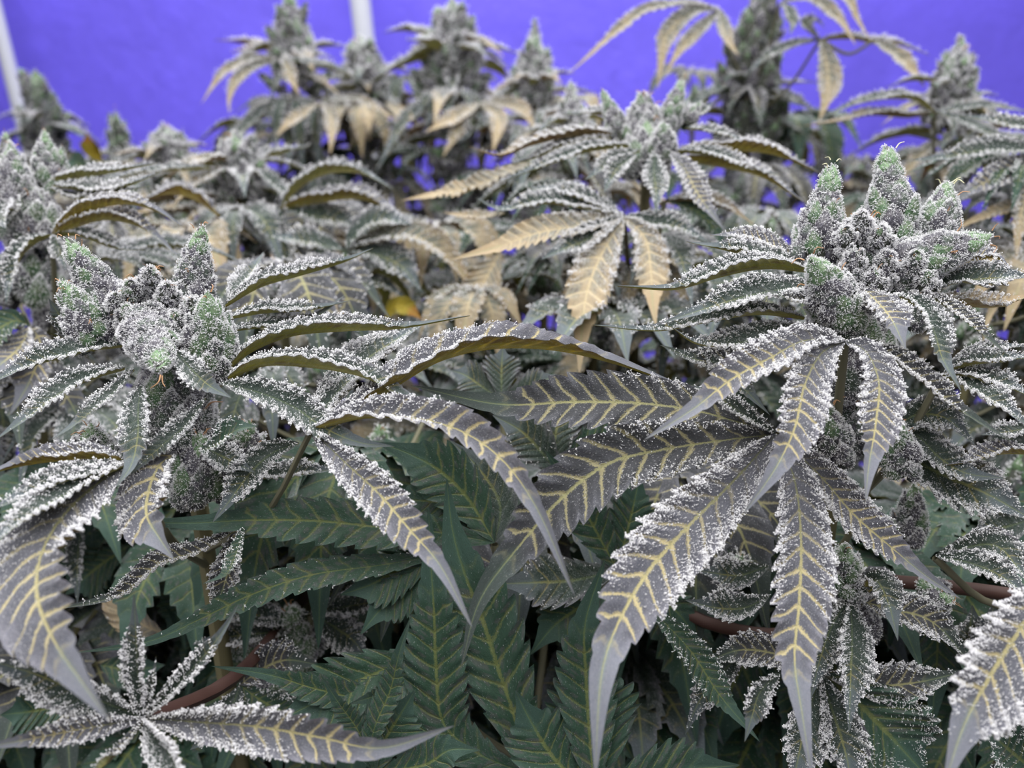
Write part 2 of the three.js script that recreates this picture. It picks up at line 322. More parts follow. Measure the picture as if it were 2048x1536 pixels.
      if (frost > 0) {
        const g = m.geometry, P = g.attributes.position, Nn = g.attributes.normal, cnt = frost * (wd * sz * 1e6) * 4.6 / (this.hair * this.hair) * (top ? .6 : 1);
        for (let c = 0; c < cnt; c++) {
          const k = Math.floor(rnd() * 5) * 8 + Math.floor(rnd() * 7), u = rnd(), v = rnd();
          const q = V().fromBufferAttribute(P, k).lerp(V().fromBufferAttribute(P, k + 1), u).lerp(V().fromBufferAttribute(P, k + 8).lerp(V().fromBufferAttribute(P, k + 9), u), v);
          const nn = V().fromBufferAttribute(Nn, k).add(V().fromBufferAttribute(Nn, k + 9)).normalize().applyQuaternion(m.quaternion);
          if (nn.dot(rad) < .05 && nn.dot(ax) < .3) continue;
          q.multiply(m.scale).applyQuaternion(m.quaternion).add(p);
          this.hairAt(q, nn, .0009);
        }
      }
    }
    for (let i = 0; i < pist; i++) {
      const h = i < pist * .5 ? rr(.9, 1) : rr(.2, .9), an = rr(0, 6.28), rad = V().addScaledVector(e1, Math.cos(an)).addScaledVector(e2, Math.sin(an));
      const s = base.clone().addScaledVector(ax, L * h).addScaledVector(rad, R * prof(h) * .9), l = R * rr(.18, .38);
      this.tube('pistil', [s, s.clone().addScaledVector(rad, l * .5).addScaledVector(ax, l * .6), s.clone().addScaledVector(rad, l).addScaledVector(ax, l * .5).add(V(rr(-l, l) * .5, rr(-l, l) * .4, rr(-l, l) * .5))], R * .028, R * .012, pale && h > .85 ? M.pistilPale : M.pistil, b, 6, 4);
    }
    return b;
  }
  pbud(x0, y0, d0, x1, y1, d1, rpx, o) { return this.bud(at(x0, y0, d0), at(x1, y1, d1), rpx * (d0 + d1) / 2 / FPX, o); }
  // a head of several buds around one axis
  cola(c, R, H, n, o = {}) {
    this.bud(c.clone().add(V(0, -H * .7, 0)), c.clone().add(V(rr(-.1, .1) * R, H * .55, 0)), R * .5, { ...o, n: o.nb || 22 });
    const m = Math.round(n * 1.8);
    for (let i = 0; i < m; i++) {   // a cone of finger buds, the widest low down
      const h = (i + .5) / m, a = i * 2.4 + rr(-.3, .3), d = V(Math.cos(a), 0, Math.sin(a)), wide = R * (.78 - .5 * h), s = c.clone().add(V(0, H * (-1.15 + 1.25 * h), 0)).addScaledVector(d, wide * .45);
      this.bud(s, s.clone().addScaledVector(d, wide * rr(.5, .9)).add(V(0, H * rr(.3, .5), 0)), R * rr(.19, .3), { ...o, n: o.ns || 10, pist: i % 3 ? 0 : (o.pist ?? 1), blunt: .35 });
    }
    return this;
  }
  // a skirt of single blades around an axis point
  skirt(c, n, L, o = {}) {
    const { up0 = -.1, up1 = .5, droop = .5, a0 = 0, span = 6.283, wid = .11 } = o;
    for (let i = 0; i < n; i++) {
      const a = a0 + (i + .5) / n * span + rr(-.25, .25), d = V(Math.cos(a), 0, Math.sin(a)), l = L * rr(.7, 1.15), u = rr(up0, up1), s = c.clone().add(V(0, rr(-.2, .2) * L, 0)), p = [s.clone()], dr = droop * rr(.5, 1.4);
      for (const t of [.3, .65, 1]) p.push(s.clone().addScaledVector(d, l * t * (1 - .15 * dr * t)).add(V(0, l * (u * t - dr * .7 * t * t), 0)));
      this.blade('sugar_leaf', this.g, p, l * wid * rr(.8, 1.2), { ...o, tex: o.texs ? o.texs[Math.floor(rnd() * o.texs.length)] : o.tex, face: rr(0, .25), fold: rr(.2, .7) });
    }
    return this;
  }
  done() {
    const n = this.frost.length / 7; if (!n) return;
    const im = new THREE.InstancedMesh(hairGeo, M.hair, n), m = new THREE.Matrix4(), q = new THREE.Quaternion(), p = V(), d = V(), s = V();
    for (let i = 0; i < n; i++) { const k = i * 7, f = this.frost; p.set(f[k], f[k + 1], f[k + 2]).sub(this.base); d.set(f[k + 3], f[k + 4], f[k + 5]); q.setFromUnitVectors(UP, d); s.set(1, 1, 1).multiplyScalar(f[k + 6]); im.setMatrixAt(i, m.compose(p, q, s)); }
    im.name = 'trichome_frost'; im.userData.kind = 'stuff'; im.userData.label = 'white frosty resin hairs covering buds and leaf edges'; shade(im); this.g.add(im); Plant.total += n; this.frost = null; 
  }
}
Plant.total = 0;
const footOf = (p, dx = 0, dz = 0) => V(p.x + dx, 0, p.z + dz);
function plantAt(label, px, py, d, seed, hair, r) { const t = at(px, py, d), p = new Plant(label, footOf(t, 0, -.02), seed, hair); p.stem(t, r); return p; }
const HERO = { rows: 5, cols: 4 };
// ---------------------------------------------------------------- front left plant
{
  const p = plantAt('frosty plant nearest the left, whose cola points a bud at the viewer', 365, 800, .345, 1, 1, .005);
  const H = { ...HERO, tex: 'frost', frost: 1 };
  p.pbud(240, 640, .335, 128, 466, .325, 44, { n: 40, blunt: .3, pist: 5, green: .3 });
  p.pbud(380, 625, .34, 405, 440, .335, 40, { n: 40, blunt: .3, pist: 7, green: .25 });
  p.pbud(195, 680, .33, 126, 562, .318, 46, { n: 36, blunt: .3, pist: 5, green: .35 });
  p.pbud(292, 650, .325, 328, 745, .288, 56, { n: 42, pist: 3, green: .25, blunt: .4 });
  p.pbud(420, 740, .33, 416, 583, .312, 58, { n: 42, pist: 4, green: .4, blunt: .4 });
  p.pbud(300, 700, .34, 296, 542, .328, 60, { n: 38, pist: 9, green: .05, blunt: .2 });
  for (const [x, y, r] of [[262, 575, 24], [335, 580, 26], [255, 625, 26], [350, 640, 28], [232, 600, 22], [370, 690, 30], [300, 548, 22], [385, 610, 24]]) p.pbud(x, y + 22, .328, x, y - 16, .316, r, { n: 14, pist: 2, green: .1, blunt: .3, frost: 2 });
  p.pbud(340, 880, .345, 345, 690, .34, 84, { n: 44, pist: 2, green: .15, blunt: .25 });
  p.pbud(190, 930, .34, 180, 850, .325, 46, { n: 26, pist: 6, green: .5 });
  p.pbud(400, 990, .345, 400, 870, .335, 62, { n: 30, pist: 6, green: .5, frost: .8 });
  p.pbud(480, 930, .345, 500, 850, .335, 50, { n: 22, pist: 4, green: .4, frost: .8 });
  // single blades around the head
  p.sugar(25, .34, .375, [450, 610, 520, 570, 610, 545, 690, 522, 746, 496], { ...H, face: .15, fold: .75, reach: .8 });
  p.sugar(22, .345, .39, [455, 605, 480, 570, 505, 540, 528, 503], { ...H, face: .4, fold: .5, reach: .7 });
  p.sugar(22, .335, .36, [455, 635, 530, 622, 620, 618, 698, 602], { ...H, face: .25, fold: .5 });
  p.sugar(18, .335, .36, [460, 660, 540, 650, 620, 640, 690, 590], { ...H, face: .35, fold: .4 });
  p.sugar(28, .325, .325, [455, 735, 500, 700, 580, 668, 690, 658, 800, 655, 940, 631], { ...H, face: .1, fold: .85, reach: .78 });
  p.sugar(30, .32, .29, [455, 755, 520, 728, 620, 730, 730, 752, 820, 800, 880, 825, 948, 833], { ...H, face: .1, fold: .85, reach: .7 });
  p.sugar(36, .318, .285, [440, 765, 520, 785, 590, 815, 650, 856, 720, 885, 788, 893], { ...H, face: .65, fold: .4, reach: .72 });
  p.sugar(32, .31, .275, [284, 768, 276, 810, 275, 870, 262, 930, 231, 976], { ...H, face: .95, fold: .3, reach: .62 });
  p.sugar(22, .315, .285, [410, 795, 375, 845, 330, 885, 285, 925, 236, 970], { ...H, face: .7, fold: .3, reach: .6 });
  p.sugar(26, .308, .285, [350, 700, 380, 735, 415, 768, 463, 796], { ...H, face: .8, fold: .3, reach: .6 });
  p.sugar(32, .33, .30, [245, 690, 180, 697, 110, 715, 40, 738, -40, 775], { ...H, face: .45, fold: .55, reach: .9 });
  p.sugar(30, .325, .28, [250, 735, 190, 752, 120, 785, 60, 830, -15, 885], { ...H, face: .5, fold: .5, reach: .9 });
  p.sugar(19, .32, .28, [268, 738, 230, 780, 190, 815, 150, 848, 102, 880], { ...H, face: .6, fold: .4, reach: .65 });
  p.sugar(20, .34, .33, [150, 690, 130, 650, 112, 620, 97, 596], { ...H, face: .7, frost: .4, fold: .2 });
  p.sugar(16, .345, .33, [190, 700, 150, 690, 115, 672, 95, 664], { ...H, face: .2, frost: .3, tex: 'dark' });
  p.sugar(54, .305, .262, [352, 905, 318, 930, 295, 985, 292, 1030, 318, 1075, 348, 1119], { ...H, tex: 'vein', face: 1, fold: .2, reach: .6 });
  p.sugar(30, .31, .29, [400, 900, 430, 890, 470, 860, 515, 852], { ...H, face: .5, frost: .35, tex: 'green' });
  p.sugar(34, .33, .315, [598, 885, 545, 905, 505, 940, 460, 1000, 425, 1045], { ...H, face: .7, fold: .35, reach: .9 });
  p.sugar(30, .335, .318, [400, 890, 430, 905, 470, 925, 510, 945], { ...H, face: .7, fold: .3, reach: .95 });
  p.sugar(26, .345, .34, [480, 960, 560, 950, 620, 945, 690, 935], { ...H, face: .3, fold: .6, reach: .9 });
  p.sugar(24, .33, .30, [470, 1060, 400, 1100, 320, 1125, 240, 1188, 105, 1220], { ...H, face: .4, fold: .6, tex: 'dark', reach: .95, frost: .8 });
  p.sugar(16, .325, .29, [490, 1050, 470, 1110, 450, 1150, 405, 1168], { ...H, face: .5, tex: 'green', frost: .5, fold: .5 });
  p.sugar(30, .335, .33, [470, 1060, 460, 1120, 445, 1180, 420, 1240], { ...H, face: .8, tex: 'dark', frost: .8, reach: .95 });
  // large fan leaf reaching to the middle
  p.fan(622, 858, .30, [
    [42, .25, [690, 925, 760, 990, 820, 1060, 880, 1130, 945, 1256], { tex: 'vein', face: .95, fold: .25, reach: .55, frost: 1.2 }],
    [42, .255, [720, 832, 830, 835, 930, 865, 1005, 920, 1070, 1010, 1152, 1196], { tex: 'vein', face: .25, fold: .8, reach: .4, tw: .75 }],
    [44, .325, [720, 812, 800, 760, 880, 715, 980, 692, 1100, 695, 1230, 725, 1405, 788], { tex: 'vein', face: .1, fold: .8, reach: .5 }],
    [40, .36, [670, 790, 730, 720, 790, 680, 860, 640], { face: .5, fold: .5, reach: 1 }],
    [22, .33, [660, 800, 700, 760, 740, 745], { face: .5, fold: .4, reach: 1 }],
  ], H, null, .0011);
  // fan leaf at the left edge, one blade hanging close to the lens
  p.fan(262, 925, .29, [
    [88, .195, [195, 965, 120, 1035, 78, 1110, 70, 1190, 105, 1280, 160, 1360, 220, 1442], { tex: 'vein', face: 1, fold: .12, reach: .42, frost: .8, curl: .05 }],
    [34, .25, [190, 945, 110, 970, 40, 995, -40, 1030], { face: .35, fold: .6, reach: 1 }],
    [30, .27, [190, 912, 110, 918, 20, 935, -60, 960], { face: .1, fold: .8, tex: 'vein', reach: .5 }],
    [36, .23, [180, 960, 90, 1010, 20, 1060, -40, 1120], { face: .5, fold: .5, reach: 1 }],
  ], H, null, .0014);
  // low fan leaf seen from above at the bottom edge
  p.fan(290, 1437, .268, [
    [26, .262, [276, 1360, 272, 1280, 268, 1186], { face: .9, fold: .6, reach: .75, frost: 1.4 }],
    [22, .265, [340, 1385, 400, 1320, 440, 1270, 478, 1208], { face: .8, fold: .7, reach: .72, frost: 1.4 }],
    [48, .245, [400, 1445, 520, 1455, 640, 1475, 760, 1496, 910, 1451], { tex: 'vein', face: .95, fold: .4, reach: .5, frost: 1.3 }],
    [36, .225, [325, 1490, 365, 1550, 400, 1620], { face: .95, fold: .5, reach: 1, frost: 1.4 }],
    [26, .235, [180, 1455, 60, 1478, -60, 1500], { tex: 'vein', face: .8, fold: .5, reach: .7 }],
    [44, .24, [170, 1390, 60, 1345, -60, 1310], { tex: 'frost', face: .9, fold: .4, reach: 1 }],
    [12, .262, [300, 1390, 308, 1350, 312, 1312], { face: .9, fold: .6, reach: 1 }],
    [13, .22, [240, 1500, 190, 1545, 150, 1590], { face: .9, frost: .5, tex: 'dark', fold: .6 }],
  ], { ...H, pm: M.stemRed }, at(620, 1180, .45), .0024);
  p.done();
}
// ---------------------------------------------------------------- front right plant
{
  const p = plantAt('frosty plant nearest the right, tall pale buds and yellow-veined drooping leaves', 1705, 700, .345, 2, 1, .005);
  const H = { ...HERO, tex: 'frost', frost: 1.05 };
  p.pbud(1628, 520, .335, 1668, 318, .335, 46, { n: 42, blunt: .3, pist: 4, green: .5, pale: 1 });
  p.pbud(1784, 510, .34, 1774, 278, .342, 53, { n: 44, blunt: .3, pist: 2, green: .55, pale: 1 });
  p.pbud(1862, 500, .345, 1898, 362, .345, 48, { n: 38, blunt: .3, pist: 5, green: .5, pale: 1 });
  p.pbud(1790, 540, .33, 1992, 468, .315, 50, { n: 42, blunt: .3, pist: 5, green: .4 });
  p.pbud(1690, 640, .325, 1617, 508, .298, 58, { n: 42, pist: 4, green: .4, blunt: .4 });
  p.pbud(1725, 570, .335, 1722, 425, .33, 64, { n: 38, pist: 10, green: .05, blunt: .25 });
  for (const [x, y, r] of [[1690, 470, 26], [1760, 470, 28], [1720, 440, 26], [1705, 520, 30], [1770, 520, 30], [1830, 520, 26], [1660, 560, 26], [1745, 560, 32], [1850, 560, 28]]) p.pbud(x, y + 24, .325, x + 4, y - 18, .314, r, { n: 14, pist: 2, green: .1, blunt: .3, frost: 2 });
  p.pbud(1700, 760, .34, 1700, 560, .333, 88, { n: 46, pist: 3, green: .15, blunt: .2 });
  p.pbud(1800, 640, .335, 1810, 540, .325, 54, { n: 26, pist: 3, green: .1 });
  p.pbud(1655, 920, .335, 1648, 800, .32, 52, { n: 30, pist: 2, green: .3, blunt: .3 });
  p.pbud(1795, 940, .335, 1790, 835, .32, 44, { n: 28, pist: 3, green: .5, blunt: .3 });
  p.pbud(1720, 900, .345, 1720, 760, .34, 70, { n: 30, pist: 2, green: .2, blunt: .3, frost: .8 });
  p.pbud(1815, 1075, .36, 1832, 965, .355, 38, { n: 28, pist: 4, green: .4 });
  p.pbud(1690, 1200, .345, 1686, 1085, .325, 50, { n: 32, pist: 2, green: .5, blunt: .4 });
  p.pbud(1690, 1280, .35, 1690, 1150, .342, 62, { n: 26, pist: 3, green: .15, blunt: .3, frost: .8 });
  p.pbud(1850, 1180, .345, 1905, 1205, .33, 34, { n: 20, pist: 6, green: .5 });
  p.pbud(1460, 1150, .36, 1480, 1120, .355, 40, { n: 20, pist: 6, green: .3, frost: .7 });
  // single blades round the head
  p.sugar(36, .318, .292, [1728, 578, 1758, 605, 1785, 640, 1812, 700], { ...H, tex: 'vein', face: 1, fold: .3, reach: .7 });
  p.sugar(30, .318, .285, [1786, 588, 1835, 610, 1866, 655, 1885, 715, 1922, 783], { ...H, face: .5, fold: .7, reach: .68 });
  p.sugar(20, .325, .30, [1850, 585, 1900, 615, 1950, 655, 2018, 712], { ...H, face: .4, fold: .6, tex: 'dark', reach: .8 });
  p.sugar(34, .33, .315, [1862, 580, 1910, 562, 1970, 556, 2075, 552], { ...H, face: .5, fold: .4, reach: 1 });
  p.sugar(28, .335, .33, [1870, 590, 1940, 608, 2000, 610, 2075, 585], { ...H, face: .2, fold: .6, tex: 'cream', reach: .8 });
  p.sugar(26, .335, .33, [1880, 540, 1940, 522, 1990, 515, 2020, 535], { ...H, face: .2, fold: .7, tex: 'vein', reach: .9 });
  p.sugar(34, .325, .30, [1640, 572, 1560, 578, 1480, 595, 1410, 617, 1324, 646], { ...H, face: .55, fold: .5, reach: .88 });
  p.sugar(30, .33, .31, [1620, 540, 1530, 532, 1440, 550, 1350, 577, 1235, 572], { ...H, face: .1, fold: .8, reach: .8 });
  p.sugar(26, .335, .335, [1610, 535, 1540, 515, 1460, 500, 1373, 483], { ...H, face: .3, fold: .6, reach: .75 });
  p.sugar(24, .34, .35, [1600, 520, 1540, 490, 1480, 472, 1420, 470], { ...H, face: .4, fold: .5, reach: 1, tex: 'vein' });
  p.sugar(26, .325, .30, [1610, 635, 1520, 625, 1430, 638, 1320, 660, 1185, 650], { ...H, face: .3, fold: .65, reach: .9 });
  p.sugar(32, .33, .30, [1620, 655, 1540, 668, 1450, 690, 1390, 685, 1345, 655], { ...H, face: .35, fold: .4, reach: .9 });
  p.sugar(30, .335, .33, [1560, 690, 1470, 720, 1400, 720, 1320, 690], { ...H, face: .5, fold: .3, tex: 'dark', reach: .9 });
  p.sugar(22, .335, .32, [1400, 690, 1440, 740, 1480, 770, 1540, 830], { ...H, face: .7, fold: .4, frost: .8 });
  p.sugar(20, .32, .31, [1680, 600, 1640, 605, 1590, 600, 1520, 575], { ...H, face: .4, fold: .3, tex: 'dark', reach: .8 });
  // fan leaf that hangs over the front of the head
  p.fan(1690, 682, .308, [
    [42, .265, [1610, 680, 1540, 715, 1460, 760, 1390, 815, 1288, 880], { tex: 'vein', face: .6, fold: .5, reach: .62 }],
    [48, .262, [1645, 705, 1610, 770, 1592, 850, 1555, 930, 1488, 1027], { tex: 'vein', face: 1, fold: .3, reach: .66 }],
    [44, .266, [1730, 700, 1758, 760, 1752, 850, 1738, 930, 1731, 1004], { tex: 'vein', face: 1, fold: .3, reach: .66 }],
    [26, .29, [1755, 700, 1830, 745, 1900, 805, 1960, 845, 2022, 883], { face: .45, fold: .65, reach: .75, tex: 'dark', frost: 1.2 }],
  ], H, null, .0016);
  // broad fan leaf with the boldest veins
  p.fan(1552, 868, .305, [
    [56, .318, [1480, 845, 1400, 822, 1290, 806, 1150, 803, 1000, 808, 822, 771], { tex: 'dark', face: .8, fold: .12, reach: .42, frost: .4 }],
    [64, .285, [1450, 880, 1320, 900, 1220, 925, 1130, 990, 1040, 1090, 960, 1200, 922, 1335], { tex: 'dark', face: .9, fold: .25, reach: .42, frost: .4 }],
    [74, .235, [1470, 960, 1380, 1050, 1300, 1140, 1240, 1240, 1205, 1340, 1190, 1560], { tex: 'vein', face: 1, fold: .15, reach: .62, frost: 1.1, curl: .05 }],
    [60, .25, [1590, 960, 1603, 1080, 1600, 1200, 1590, 1320, 1605, 1430, 1625, 1560], { tex: 'vein', face: 1, fold: .15, reach: .55, frost: 1 }],
    [40, .305, [1640, 950, 1710, 1030, 1790, 1100, 1850, 1150, 1922, 1198], { tex: 'vein', face: .75, fold: .3, reach: .65, frost: .9 }],
    [20, .30, [1490, 830, 1430, 790, 1380, 770], { face: .6, fold: .4, reach: 1 }],
  ], H, null, .0018);
  p.fan(1770, 880, .34, [
    [54, .33, [1830, 920, 1900, 955, 1970, 985, 2075, 1045], { tex: 'frost', face: .85, fold: .15, reach: 1, frost: .8 }],
    [34, .325, [1830, 870, 1880, 915, 1930, 945, 2010, 957], { tex: 'frost', face: .7, fold: .3, reach: .9, frost: .8 }],
    [32, .325, [1830, 830, 1890, 835, 1930, 870, 1950, 890], { tex: 'frost', face: .8, fold: .3, reach: 1, frost: .8 }],
  ], H);
  p.fan(1885, 748, .325, [
    [26, .31, [1930, 730, 1990, 720, 2080, 714], { face: .3, fold: .6, reach: 1.1 }],
    [28, .305, [1940, 755, 2000, 768, 2080, 800], { face: .35, fold: .6, reach: 1.1 }],
    [32, .295, [1935, 770, 1985, 800, 2070, 860], { face: .5, fold: .5, reach: 1.1 }],
    [20, .33, [1920, 725, 1980, 700, 2060, 690], { face: .4, fold: .5, reach: 1.1 }],
  ], H);
  // low fan leaf below the lower buds
  p.fan(1700, 1195, .335, [
    [40, .305, [1705, 1270, 1702, 1350, 1698, 1465], { tex: 'frost', face: 1, fold: .5, reach: 1.05 }],
    [30, .32, [1665, 1250, 1640, 1320, 1620, 1400], { tex: 'frost', face: .8, fold: .6, reach: 1.05 }],
    [32, .31, [1750, 1160, 1775, 1200, 1796, 1282], { tex: 'frost', face: .9, fold: .4, reach: .8, frost: .8 }],
    [36, .335, [1770, 1215, 1860, 1240, 1945, 1330], { tex: 'dark', face: .7, fold: .4, reach: .95, frost: .7 }],
  ], H);
  p.fan(1640, 1345, .335, [
    [46, .315, [1620, 1420, 1600, 1500, 1580, 1600], { tex: 'frost', face: .9, fold: .5, reach: 1, frost: .8 }],
    [46, .315, [1665, 1420, 1690, 1500, 1710, 1600], { tex: 'frost', face: .9, fold: .5, reach: 1, frost: .8 }],
    [86, .33, [1700, 1390, 1770, 1460, 1860, 1560], { tex: 'green', face: .95, fold: .2, reach: 1.1, frost: .3 }],
    [40, .34, [1730, 1370, 1830, 1365, 1940, 1340], { tex: 'dark', face: .6, fold: .5, reach: 1, frost: .7 }],
    [36, .34, [1560, 1310, 1480, 1300, 1400, 1330], { tex: 'dark', face: .7, fold: .5, reach: 1, frost: .7 }],
  ], H);
  p.sugar(24, .29, .28, [1560, 1345, 1520, 1385, 1505, 1430, 1489, 1484], { ...H, face: .9, fold: .2, reach: .6 });
  p.sugar(32, .335, .31, [1300, 1215, 1380, 1300, 1440, 1390, 1520, 1484], { ...H, tex: 'green', face: .7, fold: .3, reach: .7, frost: .3 });
  p.sugar(34, .345, .34, [1540, 1190, 1490, 1215, 1430, 1215, 1370, 1200], { ...H, tex: 'frost', face: .5, fold: .5, reach: 1, frost: .7 });
  p.sugar(30, .35, .35, [1540, 1130, 1480, 1150, 1420, 1145, 1390, 1140], { ...H, tex: 'frost', face: .7, fold: .3, reach: 1, frost: .6 });
  p.sugar(28, .345, .34, [1500, 1290, 1440, 1350, 1400, 1400, 1370, 1470], { ...H, tex: 'frost', face: .7, fold: .4, reach: 1, frost: .6 });
  p.tube('branch', [at(1760, 1160, .365), at(1890, 1172, .358), at(2060, 1196, .352), at(2200, 1230, .35)], .0028, .003, M.stemRed);
  p.tube('branch', [at(1330, 1195, .37), at(1400, 1240, .36), at(1560, 1270, .355), p.onStem(at(1600, 1330, .35).y)], .0026, .003, M.stemRed);
  p.done();
}
// ---------------------------------------------------------------- plant at the right edge, below
{
  const p = plantAt('plant in the lower right corner, its broad yellow-veined leaf hanging into view', 2190, 1180, .30, 3, 1);
  const H = { ...HERO, tex: 'vein' };
  p.fan(2110, 1150, .275, [
    [86, .225, [2055, 1240, 1985, 1350, 1930, 1450, 1885, 1580], { face: 1, fold: .12, reach: .8, frost: 1, curl: .05 }],
    [60, .27, [2180, 1300, 2200, 1450], { face: 1, fold: .2, reach: .8 }],
  ], H);
  p.fan(1870, 1112, .335, [
    [30, .31, [1940, 1125, 2000, 1150, 2075, 1210], { tex: 'frost', face: .6, fold: .4, reach: 1.1 }],
    [34, .31, [1990, 1090, 2040, 1140, 2080, 1190], { tex: 'frost', face: .8, fold: .3, reach: 1.1 }],
  ], H, at(2180, 1215, .34));
  p.sugar(24, .33, .33, [2080, 905, 2000, 905, 1930, 925, 1890, 930], { ...H, tex: 'vein', face: .1, fold: .7, reach: .9 });
  p.sugar(20, .33, .33, [2080, 850, 2020, 862, 1960, 870], { ...H, tex: 'frost', face: .4, reach: 1 });
  p.sugar(40, .36, .35, [2060, 1040, 1990, 1060, 1930, 1075], { ...H, tex: 'frost', face: .8, reach: 1, frost: .4 });
  p.sugar(44, .37, .36, [1960, 1350, 1975, 1280, 1990, 1200], { ...H, tex: 'frost', face: .9, reach: 1, frost: .4 });
  p.sugar(44, .37, .36, [1950, 1340, 1940, 1280, 1945, 1210], { ...H, tex: 'frost', face: .9, reach: 1, frost: .4 });
  p.sugar(56, .33, .31, [2090, 1560, 2020, 1500, 1960, 1450], { ...H, tex: 'green', face: .9, frost: .3, reach: 1 });
  p.done();
}
// ---------------------------------------------------------------- leafy plant between the two
{
  const p = plantAt('dark green leafy plant without buds between the two front plants', 1060, 1480, .40, 4, 1, .004);
  const H = { ...HERO, tex: 'green', frost: 0, reach: 1, crinkle: .6, curl: .02 };
  p.fan(1046, 1545, .335, [
    [72, .33, [1030, 1440, 995, 1335, 965, 1240, 930, 1150, 905, 1060, 893, 956], { face: 1, fold: .12 }],
    [60, .325, [960, 1510, 888, 1450, 872, 1340, 868, 1230, 862, 1130, 857, 1012], { face: 1, fold: .15 }],
  ], H);
  p.fan(1190, 1590, .325, [
    [86, .325, [1188, 1500, 1185, 1400, 1190, 1290], { face: 1, fold: .15 }],
    [56, .315, [1180, 1480, 1172, 1350, 1170, 1250, 1210, 1118], { face: 1, fold: .2 }],
    [64, .32, [1110, 1520, 1060, 1440, 1030, 1380], { face: .95, fold: .15 }],
    [60, .33, [1290, 1560, 1380, 1540, 1480, 1530], { face: .9, fold: .2 }],
  ], H);
  p.fan(990, 1085, .345, [
    [44, .315, [860, 1062, 760, 1054, 640, 1042, 500, 1040, 380, 1046, 232, 1042], { face: .85, fold: .15 }],
    [56, .34, [930, 990, 870, 935, 800, 900, 750, 885], { face: .95, fold: .2 }],
    [44, .35, [900, 1010, 830, 1000, 740, 990], { face: .8, fold: .2 }],
    [44, .35, [1000, 1010, 960, 940, 900, 880], { face: .9, fold: .15, tex: 'frost' }],
  ], H);
  p.fan(880, 1110, .345, [
    [30, .31, [760, 1130, 620, 1150, 500, 1190, 400, 1238, 300, 1282, 150, 1306], { face: .75, fold: .25, tex: 'green', frost: .03 }],
    [50, .34, [800, 1140, 740, 1170, 680, 1190], { face: .95 }],
    [42, .34, [810, 1180, 760, 1220, 720, 1270], { face: .95 }],
  ], H);
  p.fan(850, 1310, .34, [
    [64, .325, [770, 1340, 690, 1375, 620, 1410, 540, 1450], { face: .95, fold: .15 }],
    [30, .315, [720, 1390, 640, 1380, 540, 1350, 422, 1332], { face: .9, fold: .2 }],
    [24, .305, [790, 1380, 740, 1395, 698, 1408], { face: .9 }],
  ], H);
  p.fan(750, 1545, .315, [
    [24, .30, [715, 1460, 680, 1410, 641, 1350], { face: .9, fold: .3 }],
    [26, .295, [745, 1470, 780, 1380, 800, 1300, 824, 1228], { face: .5, fold: .3 }],
    [50, .31, [770, 1480, 800, 1430, 830, 1380], { face: .95 }],
    [46, .31, [850, 1530, 900, 1500, 960, 1500], { face: .9 }],
  ], H);
  p.fan(1235, 1140, .36, [
    [44, .35, [1180, 1040, 1140, 970, 1090, 900], { face: .95, fold: .15 }],
    [50, .35, [1150, 1160, 1070, 1165, 985, 1168], { face: .8, fold: .25, tex: 'frost', frost: .05 }],
    [50, .355, [1180, 1200, 1110, 1250, 1060, 1310], { face: .9 }],
    [40, .36, [1250, 1080, 1265, 1020, 1282, 935], { face: .95, fold: .15 }],
    [40, .36, [1300, 1180, 1360, 1230, 1400, 1290], { face: .9 }],
  ], H);
  p.fan(1120, 950, .37, [
    [48, .36, [1080, 900, 1040, 860, 985, 830], { face: .9, tex: 'frost', frost: .05 }],
    [44, .37, [1110, 880, 1120, 830, 1130, 780], { face: .9, tex: 'frost', frost: .05 }],
    [40, .37, [1170, 900, 1230, 870, 1280, 860], { face: .9 }],
  ], H);
  p.fan(1003, 800, .385, [
    [36, .385, [1003, 760, 1003, 735, 1006, 690], { face: .95, tex: 'frost' }],
    [34, .385, [960, 770, 930, 750, 900, 740], { face: .9, tex: 'frost' }],
    [30, .385, [1050, 780, 1090, 760, 1120, 750], { face: .9, tex: 'frost' }],
  ], H);
  // tufted small head low on the left
  p.done();
}
